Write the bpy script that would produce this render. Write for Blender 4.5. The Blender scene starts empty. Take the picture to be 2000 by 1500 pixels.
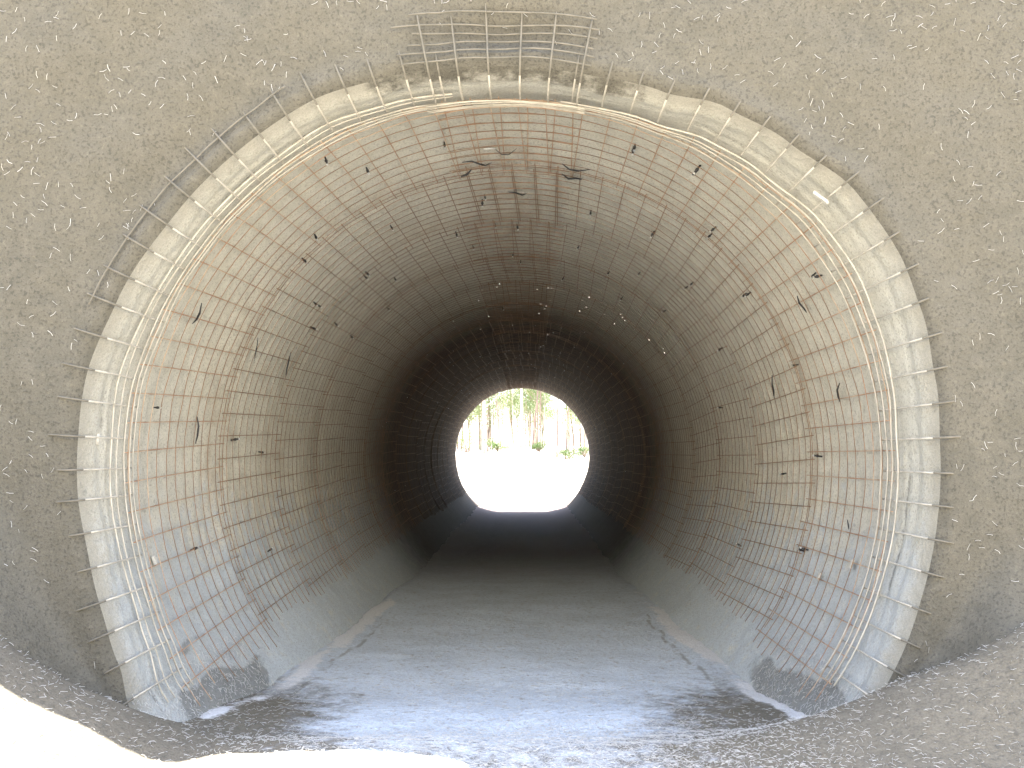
import bpy, math, random
from mathutils import Vector, noise
random.seed(7)
R_ = math.radians
SC = bpy.context.scene
COL = SC.collection

# ------------------------------------------------------------------ camera, sky, sun, exposure
ZA = 1.12                      # height of the tunnel axis above the ground in front
RT = 1.95                      # tunnel radius
LEN = 24.7                     # tunnel length (mouth at y = 0)
CAM = Vector((0.089, -4.53, ZA + 0.033))
cam_d = bpy.data.cameras.new('camera')
cam_d.lens = 35.0
cam_d.sensor_width = 36.0
cam_d.clip_end = 2000
cam = bpy.data.objects.new('camera', cam_d)
COL.objects.link(cam)
cam.location = CAM
cam.rotation_euler = (R_(90 + 4.0), 0, R_(0.766))
SC.camera = cam

SUN_EL, SUN_AZ = 79.5, 2.0     # azimuth measured from +Y towards +X
w = bpy.data.worlds.new('World')
SC.world = w
w.use_nodes = True
wn = w.node_tree
sky = wn.nodes.new('ShaderNodeTexSky')
sky.sky_type = 'NISHITA'
sky.sun_disc = False
sky.sun_elevation = R_(SUN_EL)
sky.sun_rotation = R_(SUN_AZ)
sky.air_density = 1.0
sky.dust_density = 1.6
sky.ozone_density = .7
hs = wn.nodes.new('ShaderNodeHueSaturation')       # white balance for open shade
hs.inputs['Saturation'].default_value = .9
wn.links.new(sky.outputs[0], hs.inputs['Color'])
wn.links.new(hs.outputs[0], wn.nodes['Background'].inputs[0])
wn.nodes['Background'].inputs[1].default_value = 0.15

sun_d = bpy.data.lights.new('sun', 'SUN')
sun_d.energy = 5.0
sun_d.angle = R_(0.5)
sun_d.color = (1.0, 0.95, 0.87)
sun = bpy.data.objects.new('sun', sun_d)
COL.objects.link(sun)
sv = Vector((math.sin(R_(SUN_AZ)) * math.cos(R_(SUN_EL)), math.cos(R_(SUN_AZ)) * math.cos(R_(SUN_EL)), math.sin(R_(SUN_EL))))
sun.rotation_euler = sv.to_track_quat('Z', 'Y').to_euler()

vs = SC.view_settings
vs.view_transform = 'Standard'
vs.look = 'None'
vs.gamma = 1.0
vs.exposure = 2.9
SC.render.engine = 'CYCLES'
cy = SC.cycles
cy.max_bounces = 12
cy.diffuse_bounces = 8
cy.glossy_bounces = 3
cy.caustics_reflective = False
cy.caustics_refractive = False
cy.sample_clamp_indirect = 8.0
cy.use_denoising = True
cy.denoiser = 'OPENIMAGEDENOISE'
cy.denoising_input_passes = 'RGB_ALBEDO_NORMAL'
cy.denoising_prefilter = 'ACCURATE'

# ------------------------------------------------------------------ small helpers
def clamp(x, a=0.0, b=1.0): return a if x < a else b if x > b else x
def sstep(a, b, x):
    t = clamp((x - a) / (b - a))
    return t * t * (3 - 2 * t)
def lerp(a, b, t): return a + (b - a) * t
def nz(x, y, z, s=1.0): return noise.noise(Vector((x * s, y * s, z * s)))
def interp(tab, x):
    if x <= tab[0][0]: return tab[0][1]
    for (a, va), (b, vb) in zip(tab, tab[1:]):
        if x <= b:
            t = (x - a) / (b - a)
            return va + (vb - va) * t * t * (3 - 2 * t)
    return tab[-1][1]

def props(o, label=None, cat=None, group=None, kind=None):
    if label: o['label'] = label
    if cat: o['category'] = cat
    if group: o['group'] = group
    if kind: o['kind'] = kind
    return o

def mesh_obj(name, verts, faces, mat, parent=None, smooth=True, attr=None, mats=None, midx=None):
    me = bpy.data.meshes.new(name)
    me.from_pydata([tuple(v) for v in verts], [], faces)
    for m in (mats or [mat]): me.materials.append(m)
    if midx: me.polygons.foreach_set('material_index', midx)
    if smooth: me.polygons.foreach_set('use_smooth', [True] * len(me.polygons))
    if attr:
        ca = me.color_attributes.new('mask', 'FLOAT_COLOR', 'POINT')
        ca.data.foreach_set('color', [c for v in attr for c in (v[0], v[1], v[2], 1.0)])
    me.update()
    o = bpy.data.objects.new(name, me)
    COL.objects.link(o)
    if parent: o.parent = parent
    return o

def empty(name, loc=(0, 0, 0)):
    o = bpy.data.objects.new(name, None)
    o.empty_display_size = 0.1
    o.location = loc
    COL.objects.link(o)
    return o

class MB:
    def __init__(s): s.v = []; s.f = []; s.m = []
    def tube(s, pts, r, n=5, mi=0, cap=True):
        base = len(s.v); k = len(pts)
        rr = r if isinstance(r, (list, tuple)) else [r] * k
        up = None
        for i, p in enumerate(pts):
            t = (pts[min(i + 1, k - 1)] - pts[max(i - 1, 0)])
            if t.length < 1e-9: t = Vector((0, 0, 1))
            t.normalize()
            if up is None:
                up = Vector((0, 0, 1)) if abs(t.z) < .8 else Vector((1, 0, 0))
            a = (up - t * up.dot(t))
            if a.length < 1e-6: a = t.orthogonal()
            a.normalize(); up = a
            b = t.cross(a)
            for j in range(n):
                an = 2 * math.pi * j / n
                s.v.append(p + (a * math.cos(an) + b * math.sin(an)) * rr[i])
        for i in range(k - 1):
            for j in range(n):
                q = (j + 1) % n
                s.f.append((base + i * n + j, base + i * n + q, base + (i + 1) * n + q, base + (i + 1) * n + j)); s.m.append(mi)
        if cap:
            s.f.append(tuple(base + j for j in reversed(range(n)))); s.m.append(mi)
            s.f.append(tuple(base + (k - 1) * n + j for j in range(n))); s.m.append(mi)
    def build(s, name, mats, parent=None, smooth=True):
        mats = mats if isinstance(mats, list) else [mats]
        return mesh_obj(name, s.v, s.f, None, parent, smooth, mats=mats, midx=s.m)

# ------------------------------------------------------------------ materials
def nodes(name):
    m = bpy.data.materials.new(name)
    m.use_nodes = True
    nt = m.node_tree
    return m, nt, nt.nodes['Principled BSDF']
def N(nt, t, **kw):
    n = nt.nodes.new(t)
    for k, v in kw.items():
        if hasattr(n, k): setattr(n, k, v)
    return n
def noise_tex(nt, vec, scale, detail=3, rough=.55):
    n = N(nt, 'ShaderNodeTexNoise')
    n.inputs['Scale'].default_value = scale
    n.inputs['Detail'].default_value = detail
    n.inputs['Roughness'].default_value = rough
    nt.links.new(vec, n.inputs['Vector'])
    return n.outputs['Fac']
def ramp(nt, fac, a, b, ca=0.0, cb=1.0):
    n = N(nt, 'ShaderNodeMapRange')
    n.interpolation_type = 'SMOOTHSTEP'
    for i, v in ((1, a), (2, b), (3, ca), (4, cb)): n.inputs[i].default_value = v
    nt.links.new(fac, n.inputs[0])
    return n.outputs[0]
def mix(nt, fac, a, b, mode='MIX'):
    n = N(nt, 'ShaderNodeMix', data_type='RGBA', blend_type=mode)
    for i, v in ((0, fac), (6, a), (7, b)):
        if isinstance(v, (int, float)): n.inputs[i].default_value = v
        elif isinstance(v, tuple): n.inputs[i].default_value = (*v, 1.0)
        else: nt.links.new(v, n.inputs[i])
    return n.outputs[2]
def mth(nt, op, a, b=None):
    n = N(nt, 'ShaderNodeMath', operation=op)
    for i, v in enumerate((a, b)):
        if v is None: continue
        if isinstance(v, (int, float)): n.inputs[i].default_value = v
        else: nt.links.new(v, n.inputs[i])
    return n.outputs[0]
def coord(nt): return N(nt, 'ShaderNodeTexCoord').outputs['Object']
def bump(nt, bs, h, dist, strength=1.0):
    n = N(nt, 'ShaderNodeBump')
    n.inputs['Distance'].default_value = dist
    n.inputs['Strength'].default_value = strength
    nt.links.new(h, n.inputs['Height'])
    nt.links.new(n.outputs[0], bs.inputs['Normal'])

SPRAY = (.114, .106, .084)      # fresh sprayed concrete full of steel fibre
SPRAY2 = (.102, .096, .077)
LINE = (.70, .68, .585)         # dusty cured lining
LINE2 = (.62, .60, .51)
DUST = (.54, .60, .635)

def shotcrete(name, masked):
    m, nt, bs = nodes(name)
    c = coord(nt)
    big = ramp(nt, noise_tex(nt, c, 1.6, 4), .35, .68)
    mid = noise_tex(nt, c, 14, 5, .65)
    spots = noise_tex(nt, c, 80, 2, .5)
    grain = noise_tex(nt, c, 190, 2, .6)
    dark = ramp(nt, spots, .53, .66)
    pale = ramp(nt, noise_tex(nt, c, 44, 3, .6), .56, .72)
    spray = mix(nt, big, SPRAY, SPRAY2)
    spray = mix(nt, ramp(nt, mid, .35, .7), spray, (.126, .117, .094))
    spray = mix(nt, mth(nt, 'MULTIPLY', dark, .62), spray, (.055, .052, .045))
    spray = mix(nt, mth(nt, 'MULTIPLY', pale, .4), spray, (.17, .157, .122))
    out = spray
    if masked:
        at = N(nt, 'ShaderNodeAttribute', attribute_name='mask')
        sep = N(nt, 'ShaderNodeSeparateColor')
        nt.links.new(at.outputs['Color'], sep.inputs[0])
        # ragged the vertex masks with noise so the edges are torn
        edge = mth(nt, 'SUBTRACT', noise_tex(nt, c, 9, 5, .7), .5)
        edge = mth(nt, 'MULTIPLY', edge, 1.3)
        sm = ramp(nt, mth(nt, 'ADD', sep.outputs[0], edge), .30, .70)
        dm = ramp(nt, mth(nt, 'ADD', sep.outputs[1], edge), .30, .75)
        line = mix(nt, big, LINE, LINE2)
        line = mix(nt, ramp(nt, mid, .40, .72), line, (.73, .71, .62))
        line = mix(nt, mth(nt, 'MULTIPLY', ramp(nt, spots, .52, .66), .62), line, (.27, .25, .21))
        rst = mth(nt, 'MULTIPLY', sep.outputs[2], ramp(nt, noise_tex(nt, c, 4, 5, .7), .38, .72))
        line = mix(nt, mth(nt, 'MULTIPLY', rst, .46), line, (.37, .275, .175))
        line = mix(nt, dm, line, mix(nt, ramp(nt, spots, .45, .7), DUST, (.42, .44, .46)))
        # past the sprayed length the pipe is bare dark coated steel, with light falloff painted in
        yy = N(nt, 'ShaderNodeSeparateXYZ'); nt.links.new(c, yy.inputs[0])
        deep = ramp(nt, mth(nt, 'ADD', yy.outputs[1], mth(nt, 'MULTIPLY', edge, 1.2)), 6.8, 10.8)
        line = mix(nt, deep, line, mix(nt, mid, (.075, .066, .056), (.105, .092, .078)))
        line = mix(nt, ramp(nt, yy.outputs[1], 12, 19), line, (.065, .054, .047))  # painted darker again towards the exit to hold down its daylight
        line = mix(nt, ramp(nt, mth(nt, 'ADD', yy.outputs[1], mth(nt, 'MULTIPLY', edge, .06)), .0, .15, .95, .0), line, (.135, .126, .100))  # lip runs into spray colour, darkened to offset the front light on it
        line = mix(nt, ramp(nt, yy.outputs[1], .2, 2.4, .55, .0), line, (.36, .345, .29))  # first stretch darkened in colour to even out the light falloff
        nt.links.new(mth(nt, 'ADD', mth(nt, 'MULTIPLY', mth(nt, 'SUBTRACT', 1.0, deep), .15), .10), bs.inputs['Specular IOR Level'])
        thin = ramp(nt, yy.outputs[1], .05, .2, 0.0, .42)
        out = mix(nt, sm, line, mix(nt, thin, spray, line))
    out = mix(nt, .6, out, mix(nt, grain, (.35, .35, .35), (1.45, 1.45, 1.45)), 'MULTIPLY')
    nt.links.new(out, bs.inputs['Base Color'])
    bs.inputs['Roughness'].default_value = .9
    if not masked: bs.inputs['Specular IOR Level'].default_value = .25
    h = mth(nt, 'ADD', mth(nt, 'MULTIPLY', mid, 1.2), mth(nt, 'MULTIPLY', spots, .55))
    h = mth(nt, 'ADD', h, mth(nt, 'MULTIPLY', grain, .16))
    bump(nt, bs, h, .012, .7)
    return m

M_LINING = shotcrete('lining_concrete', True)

def floor_mat():
    m, nt, bs = nodes('floor_dust')
    c = coord(nt)
    at = N(nt, 'ShaderNodeAttribute', attribute_name='mask')
    sep = N(nt, 'ShaderNodeSeparateColor')
    nt.links.new(at.outputs['Color'], sep.inputs[0])
    edge = mth(nt, 'MULTIPLY', mth(nt, 'SUBTRACT', noise_tex(nt, c, 8, 6, .75), .5), 1.2)
    sm = ramp(nt, mth(nt, 'ADD', sep.outputs[0], edge), .25, .80)
    big = noise_tex(nt, c, 2.5, 5, .6)
    mid = noise_tex(nt, c, 26, 4, .65)
    fine = noise_tex(nt, c, 130, 3, .6)
    dust = mix(nt, ramp(nt, big, .35, .7), (.67, .74, .82), (.58, .64, .705))
    dust = mix(nt, ramp(nt, mid, .5, .75), dust, (.42, .41, .40))
    spray = mix(nt, ramp(nt, mid, .35, .7), (.20, .180, .14), (.16, .145, .113))
    spray = mix(nt, mth(nt, 'MULTIPLY', ramp(nt, noise_tex(nt, c, 62, 2, .5), .53, .66), .5), spray, (.10, .094, .08))
    out = mix(nt, sm, dust, spray)
    crack = ramp(nt, mth(nt, 'ADD', sep.outputs[2], mth(nt, 'MULTIPLY', edge, .8)), .55, .9)
    out = mix(nt, mth(nt, 'MULTIPLY', crack, .55), out, (.20, .19, .17))
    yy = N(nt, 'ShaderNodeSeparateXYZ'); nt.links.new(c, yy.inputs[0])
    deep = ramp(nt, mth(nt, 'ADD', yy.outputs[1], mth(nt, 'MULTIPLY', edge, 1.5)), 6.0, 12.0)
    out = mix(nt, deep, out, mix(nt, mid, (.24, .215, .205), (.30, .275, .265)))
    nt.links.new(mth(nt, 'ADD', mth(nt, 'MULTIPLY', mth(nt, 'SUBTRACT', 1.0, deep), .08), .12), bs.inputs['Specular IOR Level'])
    out = mix(nt, ramp(nt, yy.outputs[1], 11, 18), out, (.20, .16, .15))  # far floor darkened in colour against the light from the exit
    # ridge dust
    rd = ramp(nt, mth(nt, 'ADD', sep.outputs[1], edge), .45, .7)
    out = mix(nt, rd, out, (.80, .81, .83))
    out = mix(nt, .6, out, mix(nt, fine, (.30, .30, .30), (1.55, 1.55, 1.55)), 'MULTIPLY')
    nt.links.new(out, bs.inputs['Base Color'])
    bs.inputs['Roughness'].default_value = .92
    h = mth(nt, 'ADD', mid, mth(nt, 'MULTIPLY', fine, .35))
    bump(nt, bs, h, .03, .8)
    return m
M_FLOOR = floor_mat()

def soil_mat():
    m, nt, bs = nodes('pale_soil')
    c = coord(nt)
    a = noise_tex(nt, c, .7, 5, .6); b = noise_tex(nt, c, 22, 5, .7)
    col = mix(nt, ramp(nt, a, .35, .65), (.56, .515, .435), (.48, .44, .365))
    col = mix(nt, ramp(nt, b, .5, .75), col, (.38, .33, .26))
    nt.links.new(col, bs.inputs['Base Color'])
    bs.inputs['Roughness'].default_value = .95
    bump(nt, bs, b, .05, .8)
    return m
M_SOIL = soil_mat()

def wire_mat(name, c1, c2, scale, rough, metal=0.0):
    m, nt, bs = nodes(name)
    c = coord(nt)
    n = noise_tex(nt, c, scale, 4, .7)
    col = mix(nt, ramp(nt, n, .38, .64), c1, c2)
    nt.links.new(col, bs.inputs['Base Color'])
    bs.inputs['Roughness'].default_value = rough
    bs.inputs['Metallic'].default_value = metal
    return m
M_RUST = wire_mat('rusty_wire', (.28, .165, .092), (.19, .122, .075), 7, .62)
M_RUSTD = wire_mat('dusty_rusty_wire', (.48, .36, .25), (.34, .19, .11), 5, .75)
M_WHITE = wire_mat('dusted_wire', (.54, .50, .42), (.40, .37, .305), 9, .8)
M_TAN = wire_mat('sprayed_wire', (.165, .15, .118), (.125, .115, .09), 12, .85)
M_STEEL = wire_mat('steel_fibre', (.72, .71, .68), (.50, .49, .46), 30, .45, .35)
M_BLACK = wire_mat('black_plastic', (.012, .012, .014), (.03, .03, .032), 20, .4)
M_TIP = wire_mat('bright_tip', (.92, .92, .90), (.80, .80, .78), 20, .34, 1.0)
M_CHIP = wire_mat('pale_concrete_chip', (.55, .53, .47), (.42, .40, .34), 30, .9)
M_BARK = wire_mat('pale_bark', (.60, .52, .44), (.45, .36, .30), 3, .9)
M_BARK2 = wire_mat('brown_bark', (.30, .21, .17), (.18, .13, .11), 3, .9)
M_GRASS = wire_mat('dry_slope_grass', (.12, .13, .055), (.20, .17, .09), 2, .95)
def leaf_mat(name, a, b):
    m, nt, bs = nodes(name)
    col = mix(nt, ramp(nt, noise_tex(nt, coord(nt), 1.7, 3), .35, .65), a, b)
    nt.links.new(col, bs.inputs['Base Color'])
    bs.inputs['Roughness'].default_value = .55
    tr = N(nt, 'ShaderNodeBsdfTranslucent')
    nt.links.new(col, tr.inputs[0])
    ms = N(nt, 'ShaderNodeMixShader')
    ms.inputs[0].default_value = .4
    nt.links.new(bs.outputs[0], ms.inputs[1]); nt.links.new(tr.outputs[0], ms.inputs[2])
    nt.links.new(ms.outputs[0], nt.nodes['Material Output'].inputs[0])
    return m
M_LEAF = leaf_mat('olive_leaf', (.11, .145, .045), (.15, .165, .06))
M_LEAF2 = leaf_mat('fresh_leaf', (.10, .165, .04), (.14, .175, .055))

# ------------------------------------------------------------------ shapes of the place
# radius of the mouth's lip by angle (traced in metres at the plane y = 0)
_lip_px = [(270,1385),(240,1290),(205,1190),(175,1080),(150,950),(148,880),(160,740),(220,580),(330,410),(480,260),(600,180),
           (740,135),(880,115),(1000,112),(1150,130),(1300,165),(1430,200),(1550,270),(1680,370),(1760,490),(1800,600),(1825,740),
           (1830,880),(1815,1050),(1790,1150),(1750,1260)]
_lip = sorted(((math.degrees(math.atan2(-(y - 900), x - 988)) + 360 + 90) % 360 - 90, math.hypot(x - 988, y - 900) * RT / 837.) for x, y in _lip_px)
def lip(th):
    d = math.degrees(th)
    return interp(_lip, d)
def lining_r(th, y):
    r = RT
    if y < .9:
        r = lerp(lip(th), RT, sstep(-.02, .9, y)) + .03 * clamp(1 - y / .10) ** 2 - .03 * (1 - sstep(.25, .9, y))
    return r
def pol(th, r, y): return Vector((r * math.cos(th), y, ZA + r * math.sin(th)))

def floor_z(x, y):                                    # relative to the axis
    c = interp([(-1.6, -1.10), (-.6, -1.13), (.3, -1.26), (1.5, -1.35), (4.0, -1.41), (9.0, -1.50), (17, -1.62)], y)
    f = 1 - sstep(-.40, .40, y)
    ax = abs(x)
    if x < -1.2: c += f * .30 * ((-x - 1.2) / .7) ** 1.4
    if x > .7: c += f * .36 * ((min(x, 2.2) - .7) / 1.1) ** 1.6 * sstep(-1.0, -.1, y)
    c += .05 * math.exp(-((x + .68) / .48) ** 4) * math.exp(-((y + .8) / .4) ** 2)
    # mild dish and the dusty ridge along both edges
    e = math.sqrt(max(.05, RT * RT - c * c))
    k = sstep(.8, 3.0, y)
    c += .28 * sstep(8, 15, y) * max(0, ax - e + .45) ** 1.5
    c += .022 * math.exp(-((ax - e * .95) / .15) ** 2) * (.8 + .8 * nz(x, y, 3, 1.6)) * (1 - sstep(8, 12, y))
    c += .012 * nz(x, y, 1, 1.3) + .010 * nz(x, y, 5, 6) + .006 * nz(x, y, 9, 17)
    return c

def far_z(x, y):
    c = interp([(24, -1.62), (27, -1.55), (45, .10), (60, .55), (200, 1.5), (900, 2)], y)
    if y > 26:
        k = sstep(27, 44, y)
        c += k * (.32 * math.exp(-((x - .2) / 1.3) ** 2) - .45 * math.exp(-((x - 1.9) / 1.5) ** 2) - .10 * math.exp(-((x + 2.0) / 1.0) ** 2))
        c += k * .12 * nz(x, y, 0, .5)
    return c

# ------------------------------------------------------------------ ground (one sheet) and tunnel floor
def spread(lo, hi, step, far, g=1.35):
    a = []
    v = lo; s = step
    while v > -far: s *= g; v -= s; a.append(v)
    a.reverse()
    v = lo
    while v < hi + 1e-6: a.append(v); v += step
    v = a[-1]; s = step
    while v < far: s *= g; v += s; a.append(v)
    return a
def ground():
    def bounce_bank(x, y):                                   # cutting sides, plus an unseen slope added behind the viewer to bounce sunlight
        return 11.0 * sstep(8, 19, -y) + 3.0 * sstep(7, 14, abs(x)) * sstep(-1.5, 6, -y) * 0.8
    xs = spread(-6, 6, .3, 900)
    ys = spread(-22, 60, .4, 900)
    v = []; f = []
    for y in ys:
        for x in xs:
            if y < 0: z = -1.10 + .03 * nz(x, y, 0, .4) + bounce_bank(x, y)
            elif y < 25: z = -1.62
            else: z = far_z(x, y)
            t = sstep(-1.0, 0.4, y) * (1 - sstep(24.6, 25.2, y))
            if abs(x) < 2.8 and -2.9 < y < 25: z = (floor_z(x, y) if y < .5 else -1.62) - .06 - .8 * t
            elif y < 0 and abs(x) < 4.5: z = max(z, min(floor_z(x, y), -.35))
            v.append((x, y, ZA + z))
    n = len(xs)
    for j in range(len(ys) - 1):
        for i in range(n - 1):
            f.append((j * n + i, j * n + i + 1, (j + 1) * n + i + 1, (j + 1) * n + i))
    o = mesh_obj('ground', v, f, M_SOIL)
    props(o, 'pale sunlit soil around both ends of the tunnel', 'ground', kind='structure')
ground()

def floor():
    xs = [-2.9 + .04 * i for i in range(146)]
    ys = []
    y = -3.0
    while y < 25.2:
        ys.append(y)
        y += .045 if y < 4 else .1 if y < 10 else .3
    v = []; f = []; at = []
    for y in ys:
        for x in xs:
            z = floor_z(x, y)
            c = interp([(-1.6, -1.10), (-.6, -1.13), (.3, -1.26), (1.5, -1.35), (4.0, -1.41), (9.0, -1.50), (17, -1.62)], y)
            e = math.sqrt(max(.05, RT * RT - c * c))
            # fresh spray on both front sides, dust down the middle
            yy = y + .35 * nz(x, y, 11, 1.1)
            side = sstep(.25, 1.35, abs(x + .05) + .12 * nz(x, y, 7, 2.0))
            spray = side * (1 - sstep(.1, 2.9, yy)) + (1 - side) * (.52 - .52 * sstep(-.8, .7, yy))
            ridge = math.exp(-((abs(x) - (e - .06 if x < 0 else e - .02) + .07 * nz(x, y, 2, 1.7)) / .12) ** 2) * sstep(.2, .5, y) * (1 - sstep(5, 8, y)) * (.75 + .7 * nz(x, y, 13, 1.4))
            crack = math.exp(-((abs(x) - e + .20 + .05 * nz(x, y, 4, 2.3)) / .03) ** 2) * sstep(.6, 1.2, y) * (1 - sstep(4, 6, y))
            at.append((clamp(spray), clamp(ridge), clamp(crack)))
            v.append((x, y, ZA + z))
    n = len(xs)
    for j in range(len(ys) - 1):
        for i in range(n - 1):
            f.append((j * n + i, j * n + i + 1, (j + 1) * n + i + 1, (j + 1) * n + i))
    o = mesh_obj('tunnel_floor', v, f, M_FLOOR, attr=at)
    props(o, 'dusty blue grey floor running through the tunnel', 'floor', kind='structure')
floor()

# ------------------------------------------------------------------ tunnel lining, portal collar, embankment
STATIONS = [0.42 + 1.47 * i for i in range(17)]
def lining():
    th0, th1, nth = R_(-66), R_(246), 300
    ys = []
    y = -.0
    while y < LEN:
        ys.append(y)
        y += .03 if y < 6 else .06 if y < 12 else .3
    ys.append(LEN)
    v = []; f = []; at = []
    for y in ys:
        for i in range(nth + 1):
            th = lerp(th0, th1, i / nth)
            r = lining_r(th, y)
            a = math.sin(th)
            dg = math.degrees(th)
            rip = sstep(.5, 1.2, y) * (1 - sstep(10, 14, y)) * (1 - .85 * sstep(28, 34, -dg if dg < 90 else dg - 180))
            px, pz = math.cos(th) * 2, math.sin(th) * 2
            r += rip * .0045 * math.cos(2 * math.pi * y / .1463) * (.7 + .6 * nz(px, y, pz, 1.5))
            r += sstep(.0, .15, y) * (.016 * nz(px, y, pz, 1.7) + .007 * nz(px, y + 9, pz, 7))
            # lip band and the wire grooves near the mouth
            r -= .010 * math.exp(-((y - .10) / .04) ** 2)
            for gy in (.17, .30):
                r += .016 * math.exp(-((y - gy) / .012) ** 2) * clamp(.6 + 1.6 * nz(px, gy * 9, pz, 2.4))
            v.append(pol(th, r, y))
            deg = math.degrees(th)
            low = -deg if deg < 90 else deg - 180          # degrees under the springing
            n1 = nz(px, y, pz, 2.2)
            lo_, hi_ = 33.5 + 1.6 * max(0, y - .2), 46 - 4.0 * max(0, y - .5)
            spray = sstep(lo_, lo_ + 2.5, low + 2.5 * n1) * (1 - sstep(hi_ - 1, hi_ + 2, low + 3 * n1)) * (1 - sstep(1.2, 2.1, y + .35 * n1)) * sstep(.22, .45, y + .15 * n1 + (0 if deg > 90 else .3))
            spray = max(spray, .6 * (deg > 90) * math.exp(-((low - 29.5 + 2 * n1) / 1.2) ** 2) * math.exp(-((y - .75) / .35) ** 2))
            if deg > 62 and deg < 118: spray = max(spray, .62 * (1 - sstep(.0, .28, y)) * sstep(62, 75, deg) * (1 - sstep(105, 118, deg)))
            for gy in (.17, .30):
                spray = max(spray, .8 * math.exp(-((y - gy) / .014) ** 2) * clamp(.3 + 1.8 * nz(px, gy * 9, pz, 2.4)))
            spray = max(spray, .22 * (1 - sstep(.10, .42, y)) * (1 - .4 * sstep(0, 25, low)))
            dust = sstep(-14, 30, low + 5 * n1) * .75
            rust = 0
            for s in STATIONS[1:]:
                rust = max(rust, math.exp(-((y - s) / .16) ** 2))
            rust = max(rust * (.75 + .5 * n1), .55 * sstep(1.0, 2.2, y) * (.5 + n1))
            rust *= 1 - .75 * sstep(0, 25, low)
            if 76 < deg < 104: rust = max(rust * 1.15, 1.15 * sstep(1.0, 2.0, y) * (1 - abs(deg - 90) / 14))
            at.append((clamp(spray), clamp(dust), clamp(rust)))
    n = nth + 1
    for j in range(len(ys) - 1):
        for i in range(nth):
            f.append((j * n + i, j * n + i + 1, (j + 1) * n + i + 1, (j + 1) * n + i))
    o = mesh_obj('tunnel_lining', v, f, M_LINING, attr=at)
    return props(o, 'round sprayed concrete tunnel lining, pale at the mouth and dark inside', 'tunnel')
LINING = lining()

def collar_y(d, th=0):
    """profile of the collar: y as a function of distance outside the lip"""
    return interp([(0, 0.0), (.02, -.022), (.05, -.036), (.10, -.038), (.22, -.05), (.5, -.085), (1.0, -.17), (2.2, -.36), (4, -.5)], d)
def top_limit(th):
    s = math.sin(th); c = math.cos(th)
    zt = 2.23 + .55 * sstep(-.11, .03, c) + .7 * sstep(.1, .8, c)
    m = 4.2
    if s > .05: m = min(m, zt / s)
    return m + .05 * nz(c * 3, s * 3, 0, 2.5) + .045 * nz(c * 3, s * 3, 4, 9) + .03 * nz(c * 3, s * 3, 2, 30)
def collar_pt(th, d):
    r0 = lip(th)
    c, s = math.cos(th), math.sin(th)
    r = r0 + d
    y = collar_y(d, th)
    k = sstep(.02, .3, d)
    y += k * (.035 * nz(c * r, s * r, 3, .9) + .018 * nz(c * r, s * r, 6, 3) + .007 * nz(c * r, s * r, 8, 11))
    # hollow left behind the exposed mesh round the crown and the upper left
    deg = math.degrees(th)
    hol = max(math.exp(-((deg - 90) / 9) ** 2), .75 * math.exp(-((deg - 140) / 22) ** 2), .35 * math.exp(-((deg - 45) / 22) ** 2))
    y += .07 * hol * math.exp(-((d - .16) / .10) ** 2) * sstep(.02, .09, d)
    p = pol(th, r + .010 * nz(c * 3, s * 3, 1, 3.5) * (1 - k) * sstep(0, .02, d), y)
    if s < .1:                                        # the spray sweeps out onto the ground in a smooth curve
        rad = .62 * sstep(.0, .5, d)
        if rad > .01:
            gz = floor_z(p.x, y - rad * .9)
            u = clamp(1 - (p.z - ZA - gz) / rad)
            p.y -= rad * (1 - math.sqrt(1 - u * u * .999))
    return p
def collar():
    ds = [0, .008, .018, .03, .045, .06, .08, .10, .125, .15, .18, .21, .25, .3] + [.35 + .05 * i for i in range(60)]
    nth = 420
    v = []; f = []; at = []
    rows = 0
    for d in ds:
        rows += 1
        for i in range(nth + 1):
            th = lerp(R_(-70), R_(250), i / nth)
            dm = top_limit(th) - lip(th)
            v.append(collar_pt(th, min(d, dm)))
            p = v[-1]
            at.append((1, 0, 0))
    for yb in (.3, 1.2):
        rows += 1
        for i in range(nth + 1):
            th = lerp(R_(-70), R_(250), i / nth)
            v.append(pol(th, top_limit(th), yb)); at.append((1, 0, 0))
    n = nth + 1
    for j in range(rows - 1):
        for i in range(nth):
            f.append((j * n + i + 1, j * n + i, (j + 1) * n + i, (j + 1) * n + i + 1))
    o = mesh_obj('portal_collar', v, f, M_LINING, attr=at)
    return props(o, 'grey brown sprayed concrete collar flaring around the near tunnel mouth', 'tunnel portal')
COLLAR = collar()

def embankment():
    v = []; f = []
    nth = 96
    ys = [.9, 2, 6, 12, 18, 23.5, 24.5]
    def outer(th, y):
        c, s = math.cos(th), math.sin(th)
        m = 26.
        if s > 0: m = min(m, (2.32 + .25 * sstep(1, 8, y)) / max(s, 1e-3))
        if s < 0: m = min(m, 2.4 / max(-s, 1e-3))
        return max(m, 2.25)
    prof = []
    for y in ys:
        prof.append((y, 1))
    ring = [(.9, 0)] + prof + [(24.5, 0)]
    for y, o in ring:
        for i in range(nth + 1):
            th = lerp(R_(-50), R_(230), i / nth)
            r = outer(th, y) if o else RT + .12
            p = pol(th, r, y)
            if o: p.z += .06 * nz(p.x, p.y, 0, .8)
            v.append(p)
    n = nth + 1
    for j in range(len(ring) - 1):
        for i in range(nth):
            f.append((j * n + i, j * n + i + 1, (j + 1) * n + i + 1, (j + 1) * n + i))
    o = mesh_obj('embankment', v, f, M_GRASS, smooth=False)
    props(o, 'earth embankment the tunnel runs through', 'embankment', kind='structure')
embankment()

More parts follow.
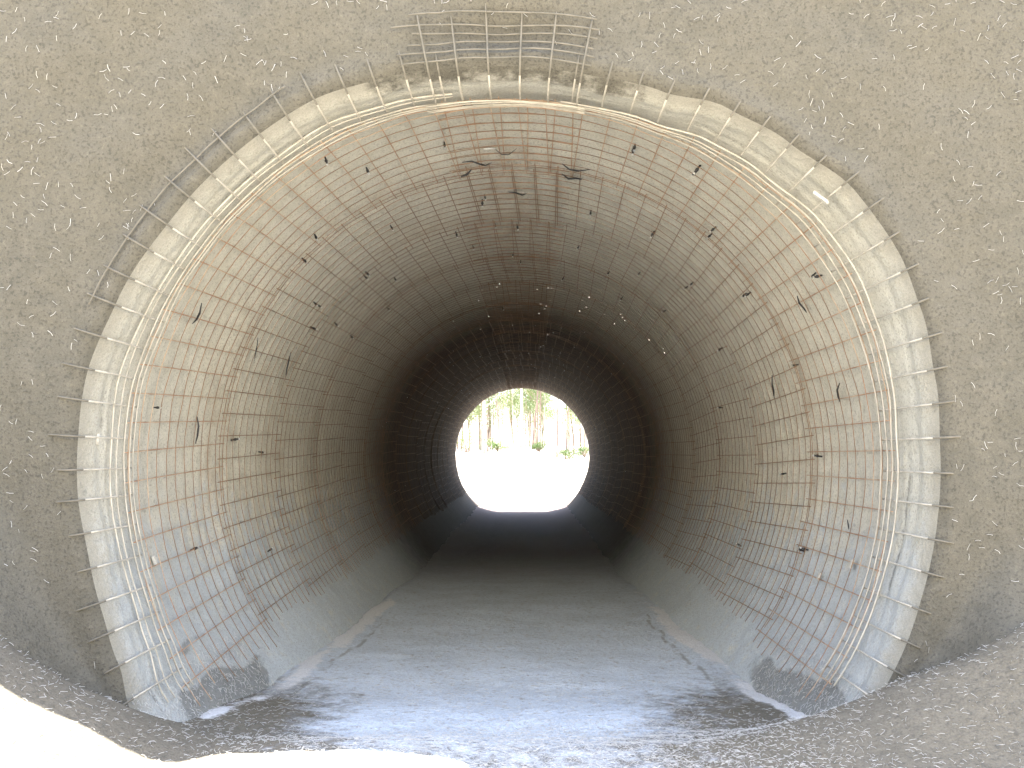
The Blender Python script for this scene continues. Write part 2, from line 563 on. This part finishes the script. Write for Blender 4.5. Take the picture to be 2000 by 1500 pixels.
# ------------------------------------------------------------------ wire mesh sheets
STEP = R_(4.5)
def wire_r(y, th, off): return lining_r(th, max(y, 0)) - off
ORD = ['first', 'second', 'third', 'fourth', 'fifth', 'sixth', 'seventh', 'eighth', 'ninth', 'tenth', 'eleventh', 'twelfth', 'thirteenth', 'fourteenth', 'fifteenth', 'sixteenth', 'seventeenth']
def sheet(k, side):
    rnd = random.Random(100 + k * 2 + side)
    y0 = STATIONS[k] - .03 + rnd.uniform(-.05, .05) + (.04 if side else 0)
    y1 = y0 + 1.47 + .17
    if k == 0: y0 = .40
    nl = 31
    off = .020 + rnd.uniform(0, .012) + (.006 if side else 0)
    skew = rnd.uniform(-.018, .018) + (.012 if side else -.012)
    start = R_(-30.5 - rnd.uniform(0, 1.5) - (3.0 if k == 0 else 0))
    far = k >= 8
    root = empty('wire_mesh', (0, 0, 0))
    wall = 'right' if side == 0 else 'left'
    look = 'half dusted rusty wire mesh' if k == 0 else 'rusty wire mesh' if k < 8 else 'dim rusty wire mesh deep inside'
    props(root, '%s on the %s wall, %s sheet in from the mouth' % (look, wall, ORD[k]), 'wire mesh', 'wire mesh sheets lining the tunnel')
    def ang(t): return t if side == 0 else math.pi - t
    mb_all = MB() if far else None
    amp = .007
    long_r, ring_r = .0033, .0023
    for i in range(nl):
        t = start + i * STEP
        mb = mb_all or MB()
        pts = []
        steps = 14 if not far else 6
        if t > R_(101): continue
        ph = rnd.uniform(0, 50)
        for s in range(steps + 1):
            y = lerp(y0, y1 + rnd.uniform(-.02, .02) * (s == steps), s / steps)
            tt = ang(t + skew * (y - y0) / 1.5)
            pts.append(pol(tt, wire_r(y, tt, off + amp * nz(y * 2, ph, 0, 1.5) + (.004 if i % 2 else 0)), y))
        mb.tube(pts, long_r, 5)
        if not far:
            mat = M_RUSTD if k == 0 else M_RUST
            mb.build('long_wire', mat, root)
    y = y0 + .03
    j = 0
    while y < y1:
        mb = mb_all or MB()
        steps = 64 if not far else 34
        e = R_(rnd.uniform(2.0, 4.0))
        tend = start + (nl - 1) * STEP
        tend = min(tend, R_(101))
        pts = []
        for s in range(steps + 1):
            t = lerp(start - e, tend + R_(1.2), s / steps)
            tt = ang(t)
            yy = y + .010 * nz(t * 6, y * 5, k, 1.0)
            pts.append(pol(tt, wire_r(yy, tt, off + .006 + amp * nz(t * 9, y * 7, 2, 1)), yy))
        mb.tube(pts, ring_r, 5)
        if not far: mb.build('hoop_wire', M_RUSTD if (k == 0 and j < 3) else M_RUST, root)
        y += .1463 * (1 + rnd.uniform(-.03, .03)); j += 1
    if far: mb_all.build('wire_grid', M_RUST, root)
for k in range(16):
    for side in (0, 1): sheet(k, side)

def front_sheet(t0, t1, label, seed, start_d, y_end, rings_in, rings_out, lift=.0, lo=-90, hi=300):
    """dusted sheet bent from inside the mouth out over the collar"""
    rnd = random.Random(seed)
    root = empty('wire_mesh')
    props(root, label, 'wire mesh', 'dust covered mesh sheets at the tunnel mouth')
    off = .020 + lift
    def path(th, smax=None):
        pts = []
        d = start_d(th)
        while d > 0:                                    # out on the collar
            p = collar_pt(th, d)
            bury = lerp(.030 + lift, -.012, sstep(start_d(th) - .12, start_d(th), d))
            pts.append(p + Vector((0, -bury, 0)) + pol(th, -.022 * (1 - sstep(0, .15, d)), 0) - Vector((0, 0, ZA)))
            d -= .035
        for y in (.0, .06, .12, .18, .26, .34, .42, .50, .58, .66):
            if y > y_end: break
            o = off + (.006 if y > .3 else +.010)
            pts.append(pol(th, lining_r(th, y) - o - .004 * nz(th * 9, y * 5, seed, 1), y))
        return pts
    n = int(round((t1 - t0) / 4.5))
    for i in range(n + 1):
        th = R_(t0 + i * 4.5 + rnd.uniform(-.25, .25))
        pts = path(th)
        # the outside end is caked in spray, the inside dusted white; the split also paints the light edge
        cut = next((q for q, p in enumerate(pts) if p.y >= -.002 and math.hypot(p.x, p.z - ZA) <= lip(th) + .02), len(pts) - 1)
        mb = MB(); mb.tube(pts, .0046, 6)
        nf = 6
        o = mb.build('long_wire', [M_WHITE, M_TAN], root)
        idx = [1 if q // nf < cut else 0 for q in range(nf * (len(pts) - 1))] + [1, 0]
        o.data.polygons.foreach_set('material_index', idx)
    for y in rings_in:
        mb = MB()
        steps = int((t1 - t0) * .6)
        pts = []
        for s in range(steps + 1):
            th = R_(lerp(t0 - 1.5, t1 + 1.5, s / steps))
            yy = y + .014 * nz(th * 5, y * 9, seed, 1)
            pts.append(pol(th, lining_r(th, yy) - off - .007 - (0.012 if y > .3 else 0) - .006 * nz(th * 7, y * 9, seed + 3, 1), yy))
        mb.tube(pts, .0046 if y == rings_in[0] else .0036, 6)
        mb.build('hoop_wire', M_WHITE, root)
    for d in rings_out:
        mb = MB()
        steps = int((t1 - t0) * .6)
        pts = []
        for s in range(steps + 1):
            th = R_(lerp(max(t0, lo) - 1.5 + 3 * nz(d * 40, seed, 0, 1), min(t1, hi) + 1.5 + 5 * nz(d * 40, seed, 5, 1), s / steps))
            p = collar_pt(th, d + .012 * nz(th * 5, d * 9, seed, 1))
            pts.append(p + Vector((0, -.016 - lift - .012 * nz(th * 4, d * 20, seed, 1), 0)))
        mb.tube(pts, .0042, 6)
        mb.build('hoop_wire', M_TAN, root)
def out_l(th): return .11 + .09 * math.exp(-((math.degrees(th) - 140) / 30) ** 2) + .05 * nz(th * 7, 0, 0, 1)
def out_r(th): return .10 + .05 * nz(th * 7, 5, 0, 1)
def out_c(th): return .28 + .04 * nz(th * 9, 9, 0, 1)
front_sheet(100, 214, 'dust whitened wire mesh bent over the left lip of the mouth', 1, out_l, .54, [.22, .29, .36, .43, .49], [.10], lo=122, hi=158)
front_sheet(-33, 80, 'dust whitened wire mesh bent over the right lip of the mouth', 2, out_r, .60, [.32, .39, .48, .57], [])
front_sheet(79, 101.5, 'exposed crown wire mesh in the hollow above the mouth', 3, out_c, .58, [.35, .42, .50, .56], [.02, .06, .105, .155, .19, .24], .012)

# ------------------------------------------------------------------ black bolts, torn strips and chips on the wall
f_px = 35.0 / 36.0 * 2000
cam_m = cam.rotation_euler.to_matrix()
def on_wall(px, py, off=0.0):
    """where the sight line through a photo pixel meets the tunnel wall"""
    d = cam_m @ Vector(((px - 1000) / f_px, -(py - 750) / f_px, -1))
    o = CAM - Vector((0, 0, ZA))
    r = RT - off
    a = d.x ** 2 + d.z ** 2; b = 2 * (o.x * d.x + o.z * d.z); c = o.x ** 2 + o.z ** 2 - r * r
    t = (-b + math.sqrt(b * b - 4 * a * c)) / (2 * a)
    p = CAM + d * t
    return p, math.atan2(p.z - ZA, p.x)

def bolt_meshes():
    """stubby black bolt pointing along +Z out of the wall, with a nut and a bright metal tip"""
    res = []
    sh = MB(); sh.tube([Vector((0, 0, z)) for z in (-.03, .0, .052, .056)], [.010, .010, .010, .0085], 10)
    nt_ = MB(); nt_.tube([Vector((0, 0, z)) for z in (.010, .012, .030, .032)], [.015, .0175, .0175, .015], 6)
    tp = MB(); tp.tube([Vector((0, 0, z)) for z in (.055, .060, .066, .069)], [.0100, .0130, .0130, .0120], 10)
    return sh, nt_, tp
_sh, _nt, _tp = bolt_meshes()
BOLT = [None]
def zone(px, py, r):
    if r < 330: return 'tiny pale tipped bolt glinting in the dark middle of the tunnel', 'bolts in the dark stretch'
    if py < 560 and 700 < px < 1350: return 'black bolt hanging from the lit roof between the wires', 'bolts in the lit roof'
    return ('black bolt sticking out of the lit left wall' if px < 1000 else 'black bolt sticking out of the lit right wall'), ('bolts on the left wall' if px < 1000 else 'bolts on the right wall')
def bolt(px, py, scale=1.0, label=None, tilt=.25, deep=False):
    p, th = on_wall(px, py, .02)
    if p.y > LEN - .3: return
    r = math.hypot(px - 1026, py - 886)
    lab, grp = zone(px, py, r)
    inward = Vector((-math.cos(th), 0, -math.sin(th)))
    ax = (inward + Vector((random.uniform(-tilt, tilt), random.uniform(-.5, .1), random.uniform(-tilt, tilt)))).normalized()
    if deep:                                           # aimed at the camera so the flat tip throws back light
        ax = ((CAM - p).normalized() + Vector((random.uniform(-.035, .035), 0, random.uniform(-.05, .03)))).normalized()
        p += inward * .03
    if BOLT[0] is None:
        root = empty('bolt')
        parts = [_sh.build('shaft', M_BLACK, root), _nt.build('nut', M_BLACK, root), _tp.build('tip', M_TIP, root, smooth=False)]
        BOLT[0] = (root, parts)
    else:
        src, prt = BOLT[0]
        root = src.copy(); COL.objects.link(root)
        for c in prt:
            q = c.copy(); COL.objects.link(q); q.parent = root
    root.location = p
    root.rotation_euler = ax.to_track_quat('Z', 'Y').to_euler()
    root.scale = (scale,) * 3
    props(root, label or lab, 'bolt', grp)
near = [(636,311),(717,331),(868,281),(1240,285),(1237,291),(1364,328),(1358,337),(764,443),(616,461),(593,507),(1395,446),(1388,459),(1276,455),(1154,414),
        (947,383),(942,394),(891,456),(967,439),(1010,441),(924,482),(1130,482),(1002,496),(1017,510),(716,533),(713,540),(771,544),(615,592),(621,596),(655,632),(610,640),
        (1189,532),(1249,533),(1352,553),(1341,561),(1215,582),(1299,607),(1455,575),(1463,573),(1590,536),(1600,539),(1408,681),(1555,713),(1409,796),(1600,891),(1532,925),
        (305,796),(456,859),(509,883),(526,1075),(377,1073),(1445,1065),(1567,1075),(1574,1073),(982,601),(1100,543),(757,602),(686,657)]
for i, (x, y) in enumerate(near): bolt(x, y, random.uniform(.46, .62))
rnd = random.Random(5)
for i in range(120):                                   # the deep stretch: scattered bolts turned to glint at the camera
    a = rnd.uniform(-25, 205) if i % 3 else rnd.gauss(88, 16)
    a = R_(a)
    rr = rnd.uniform(140, 345)
    bolt(1026 + rr * math.cos(a), 886 - rr * math.sin(a), rnd.choice([.22, .25, .28, .32, .37, .44]), deep=True)

def strip(pts, label, rad=.006, mat=None, name='torn_strip', off=.05, cat='strip'):
    P = []
    fine = []
    for (a, b) in zip(pts, pts[1:]):
        for s in range(4): fine.append((lerp(a[0], b[0], s / 4), lerp(a[1], b[1], s / 4)))
    fine.append(pts[-1])
    for i, (x, y) in enumerate(fine):
        p, th = on_wall(x, y, off - .012 * math.sin(3 * i))
        P.append(p)
    mb = MB()
    k = len(P)
    mb.tube(P, [rad * (.35 + .65 * math.sin(math.pi * (i + .6) / (k + .2))) for i in range(k)], 6)
    o = mb.build(name, mat or M_BLACK)
    props(o, label, cat)
strip([(394,592),(390,612),(384,624),(376,632)], 'curled black strip on the upper left wall below the dusted mesh')
strip([(568,688),(564,705),(560,722),(558,736)], 'thin black strip hanging on the left wall beside an overlap of rusty mesh')
strip([(385,814),(388,832),(386,850),(382,866)], 'black curled strip on the left wall at mid height')
strip([(504,660),(502,676),(499,690),(497,704)], 'short black strip on the left wall near the overlapped rusty sheets', .004)
strip([(1557,578),(1561,592),(1570,602),(1575,610)], 'black curled strip on the upper right wall')
strip([(1508,733),(1508,750),(1511,764),(1512,778)], 'upright black strip on the right wall among close hoop wires')
strip([(1640,748),(1635,762),(1637,774),(1640,784)], 'kinked black strip on the right wall near the mouth')
strip([(1655,1015),(1657,1027),(1658,1034)], 'short black strip low on the right wall', .004)
strip([(903,317),(922,315),(938,321),(948,323),(960,318)], 'bent black strip left of the crown caught on the overlap', .006)
strip([(900,345),(912,341),(920,332)], 'short split black strip under the crown overlap on the left', .008)
strip([(1098,320),(1112,331),(1130,334),(1152,331)], 'long bent black strip right of the crown caught on the overlap', .006)
strip([(1098,340),(1110,349),(1124,348),(1136,350)], 'broken dark strip just below the long crown strip', .007)
strip([(993,375),(1006,376),(1020,381),(1028,378)], 'wavy black strip in the middle of the roof behind the crown', .006)
strip([(968,292),(980,302),(994,302),(1009,290)], 'sagging dark wire under the middle of the roof', .0035, name='tie_wire', cat='wire')
strip([(945,291),(955,290),(967,290)], 'short bright rod hanging in the roof mesh beside a sagging wire', .006, M_TIP, 'bright_rod', cat='rod')

def chip(px, py, a, L, W, label):
    p, th = on_wall(px, py, .02)
    u = Vector((-math.sin(th), 0, math.cos(th))); n = Vector((-math.cos(th), 0, -math.sin(th))); yv = Vector((0, 1, 0))
    d1 = (u * math.cos(a) + yv * math.sin(a)); d2 = n.cross(d1)
    v = []; r2 = random.Random(int(px))
    for z in (0, .012):
        for sx, sy in ((-1, -1), (0, -1.15), (1, -.8), (1.1, .1), (.9, 1), (-.1, .9), (-1, 1.1), (-1.1, 0)):
            q = 1 - z * 12
            v.append(p + d1 * (sx * L * .5 * q * r2.uniform(.85, 1.1)) + d2 * (sy * W * .5 * q * r2.uniform(.85, 1.1)) + n * (z + r2.uniform(0, .003)))
    f = [tuple(range(8, 16))] + [(i, (i + 1) % 8, 8 + (i + 1) % 8, 8 + i) for i in range(8)] + [tuple(reversed(range(8)))]
    o = mesh_obj('concrete_chip', v, f, M_CHIP, smooth=False)
    props(o, label, 'concrete chip', 'pale chips caught in the mesh')
chip(551, 283, .6, .085, .022, 'pale chip lodged by the upper left lip of the mouth')
chip(884, 167, .9, .10, .022, 'long pale chip stuck at the left side of the crown mesh')
chip(1074, 187, 2.2, .06, .02, 'small pale chip under the crown mesh right of the middle')
chip(1605, 384, .5, .09, .022, 'pale chip on the white hoop wires at the upper right lip')
chip(300, 1096, 0.1, .05, .03, 'pale chip low on the left wall just inside the mouth')
chip(1666, 1101, 1.3, .03, .05, 'small pale chip low on the right wall, uppermost of three')
chip(1718, 1119, 1.3, .03, .06, 'wide pale chip low on the right wall nearest the lip')
chip(1602, 1126, 1.4, .025, .05, 'thin pale chip low on the right wall furthest from the lip')
chip(190, 858, 1.4, .03, .05, 'tan chip stuck on the left lip of the mouth')

# ------------------------------------------------------------------ steel fibres
def fibre(mb, p, n, rnd, L, rad):
    t = n.orthogonal().normalized()
    a = rnd.uniform(0, 2 * math.pi)
    t = (t * math.cos(a) + n.cross(t) * math.sin(a))
    b = n.cross(t)
    lift = rnd.uniform(.1, .7) * L * .5 if rnd.random() < .5 else L * .06
    bow = rnd.uniform(-.15, .15) * L
    mb.tube([p - t * L * .5 + n * .001, p + b * bow + n * (.003 + lift * .4), p + t * L * .5 + n * (.002 + lift)], rad, 3, cap=False)
def collar_fibres():
    rnd = random.Random(21)
    rest = MB(); singles = 0
    for i in range(5200):
        th = R_(rnd.uniform(-38, 218))
        d = .05 + 1.9 * rnd.random() ** .85
        if lip(th) + d > top_limit(th) - .03: continue
        p = collar_pt(th, d)
        if p.z - ZA < floor_z(p.x, p.y) + .01: continue
        # clumps
        if nz(p.x, p.z, 0, 3.0) + .35 < rnd.random() * .75: continue
        n = Vector((0, -1, 0)) - .2 * Vector((math.cos(th), 0, math.sin(th))); n.normalize()
        L = rnd.uniform(.020, .034)
        if singles < 100 and d < 1.0 and L > .028:
            mb = MB(); fibre(mb, p, n, rnd, L * 1.1, .0011); mb.build('steel_fibre', M_STEEL, COLLAR); singles += 1
        else: fibre(rest, p, n, rnd, L, .00075)
    o = rest.build('steel_fibres', M_STEEL, COLLAR)
    o['kind'] = 'stuff'
collar_fibres()
def floor_fibres():
    rnd = random.Random(33)
    mb = MB()
    def put(x, y, up=1.0):
        z = floor_z(x, y)
        if x * x + z * z > (RT - .01) ** 2 and y > .05: return
        p = Vector((x, y, ZA + z + .001))
        n = Vector((rnd.uniform(-.3, .3), rnd.uniform(-.3, .3), 1)).normalized()
        fibre(mb, p, n, rnd, rnd.uniform(.014, .030) * up, .00072)
    for i in range(7500):
        y = -1.3 + 3.0 * rnd.random() ** 1.3
        x = rnd.uniform(-2.2, 2.2)
        put(x, y)
    for i in range(13000):                              # thick in the middle of the apron
        y = -1.25 + 1.7 * rnd.random() ** 1.2
        put(rnd.gauss(.3, .6), y, .7)
    o = mb.build('scattered_fibres', M_STEEL)
    props(o, 'pale steel fibres scattered thickly over the floor at the mouth', 'fibres', kind='stuff')
floor_fibres()
def bench_fibres():
    rnd = random.Random(44)
    mb = MB()
    for i in range(2600):
        y = rnd.uniform(.0, 1.5)
        low = rnd.uniform(32, 48)
        th = R_(-low) if rnd.random() < .5 else R_(180 + low)
        p = pol(th, lining_r(th, y) - .016, y)
        n = Vector((-math.cos(th), 0, -math.sin(th)))
        fibre(mb, p, n, rnd, rnd.uniform(.016, .03), .0009)
    o = mb.build('steel_fibres', M_STEEL, LINING)
    o['kind'] = 'stuff'
bench_fibres()

# ------------------------------------------------------------------ trees beyond the far opening
def leaf_cloud(mb, c, rad, n, rnd, size):
    for i in range(n):
        v = Vector((rnd.gauss(0, 1), rnd.gauss(0, 1), rnd.gauss(0, .8)))
        p = c + v * rad * .5
        a = Vector((rnd.gauss(0, 1), rnd.gauss(0, 1), rnd.gauss(-.5, 1))).normalized()
        b = a.orthogonal().normalized()
        L = size * rnd.uniform(.7, 1.4)
        k = len(mb.v)
        mb.v += [p, p + a * L * .5 + b * L * .18, p + a * L, p + a * L * .5 - b * L * .18]
        mb.f.append((k, k + 1, k + 2, k + 3)); mb.m.append(0)
def tree(x, y, h, lean, rad, seed, label, bark, leaf, low=.25, dens=1.0, group='trees beyond the far opening'):
    rnd = random.Random(seed)
    z0 = ZA + far_z(x, y) - .1
    root = empty('tree', (x, y, z0))
    props(root, label, 'tree', group)
    tr = MB(); cr = MB()
    pts = []; rr = []
    wob = rnd.uniform(0, 30)
    for i in range(13):
        t = i / 12
        pts.append(Vector((lean * h * t + .14 * nz(t * 3, wob, 0), .14 * nz(t * 3, wob, 7), h * t)))
        rr.append(rad * (1 - .8 * t))
    tr.tube(pts, rr, 7)
    for b in range(rnd.randint(9, 14)):
        t = rnd.uniform(low, .97)
        i = int(t * 12)
        p0 = pts[i].lerp(pts[min(i + 1, 12)], t * 12 - i)
        az = rnd.uniform(0, 6.283)
        L = rnd.uniform(.5, 1.5) * (1.15 - .6 * t)
        tip = p0 + Vector((math.cos(az) * L, math.sin(az) * L, L * rnd.uniform(.3, 1.0)))
        midp = p0.lerp(tip, .5) + Vector((0, 0, -.06 * L))
        tr.tube([p0, midp, tip], [rad * .28, rad * .18, rad * .07], 5)
        for q in range(rnd.randint(3, 5)):
            leaf_cloud(cr, p0.lerp(tip, rnd.uniform(.55, 1.15)) + Vector((rnd.gauss(0, .15), rnd.gauss(0, .15), rnd.gauss(0, .15))), rnd.uniform(.25, .5), int(30 * dens), rnd, .075)
    tr.build('trunk', bark, root)
    cr.build('crown', leaf, root, smooth=False)
tree(-.13, 46, 9, .006, .09, 1, 'tall straight pale trunked tree in the middle of the far opening', M_BARK, M_LEAF, .35)
tree(.42, 47, 9, .085, .055, 2, 'slim tree leaning right beside the tall pale trunk', M_BARK2, M_LEAF, .4)
tree(-2.0, 45, 8, .0, .08, 3, 'pale trunked tree at the left edge of the stand', M_BARK, M_LEAF2, .2)
tree(-1.15, 46, 7, -.10, .035, 4, 'thin tree leaning left in the left half of the stand', M_BARK2, M_LEAF, .3)
tree(1.7, 47, 7, .035, .05, 5, 'dark trunked tree in the right half of the stand', M_BARK2, M_LEAF, .35)
tree(2.1, 46, 6, .07, .04, 6, 'thin tree leaning right at the right end of the stand', M_BARK2, M_LEAF, .35)
rnd = random.Random(9)
for i in range(70):
    x = rnd.uniform(-4.2, 4.6)
    y = rnd.uniform(47, 58)
    tree(x, y, rnd.uniform(5, 8.5), rnd.uniform(-.05, .05), rnd.uniform(.024, .05), 60 + i, 'slender sapling with thin stem and sparse leaves in the stand', rnd.choice([M_BARK2, M_BARK2, M_BARK]), rnd.choice([M_LEAF, M_LEAF2]), rnd.uniform(.10, .32), 1.9, 'saplings beyond the far opening')
def bush(x, y, r, seed, label):
    rnd = random.Random(seed)
    mb = MB(); st = MB()
    root = empty('bush', (x, y, ZA + far_z(x, y)))
    props(root, label, 'bush')
    for i in range(9):
        az = rnd.uniform(0, 6.283); L = r * rnd.uniform(.4, 1)
        tip = Vector((math.cos(az) * L, math.sin(az) * L, r * rnd.uniform(.4, 1.2)))
        st.tube([Vector((0, 0, -.05)), tip * .5, tip], [.02, .015, .006], 5)
        leaf_cloud(mb, tip, r * .55, 60, rnd, .10)
    st.build('stem', M_BARK2, root); mb.build('foliage', M_LEAF2, root, smooth=False)
bush(-2.75, 44, .75, 1, 'leafy green bush at the left edge of the far opening')
bush(-1.25, 45, .45, 2, 'small fresh green bush left of the tall pale trunk')
bush(.75, 45.5, .35, 3, 'low green bush right of the leaning tree')
bush(2.2, 45.5, .45, 4, 'low sparse bush at the right end of the stand')
bush(3.1, 46, .4, 5, 'small bush at the right edge of the far opening')
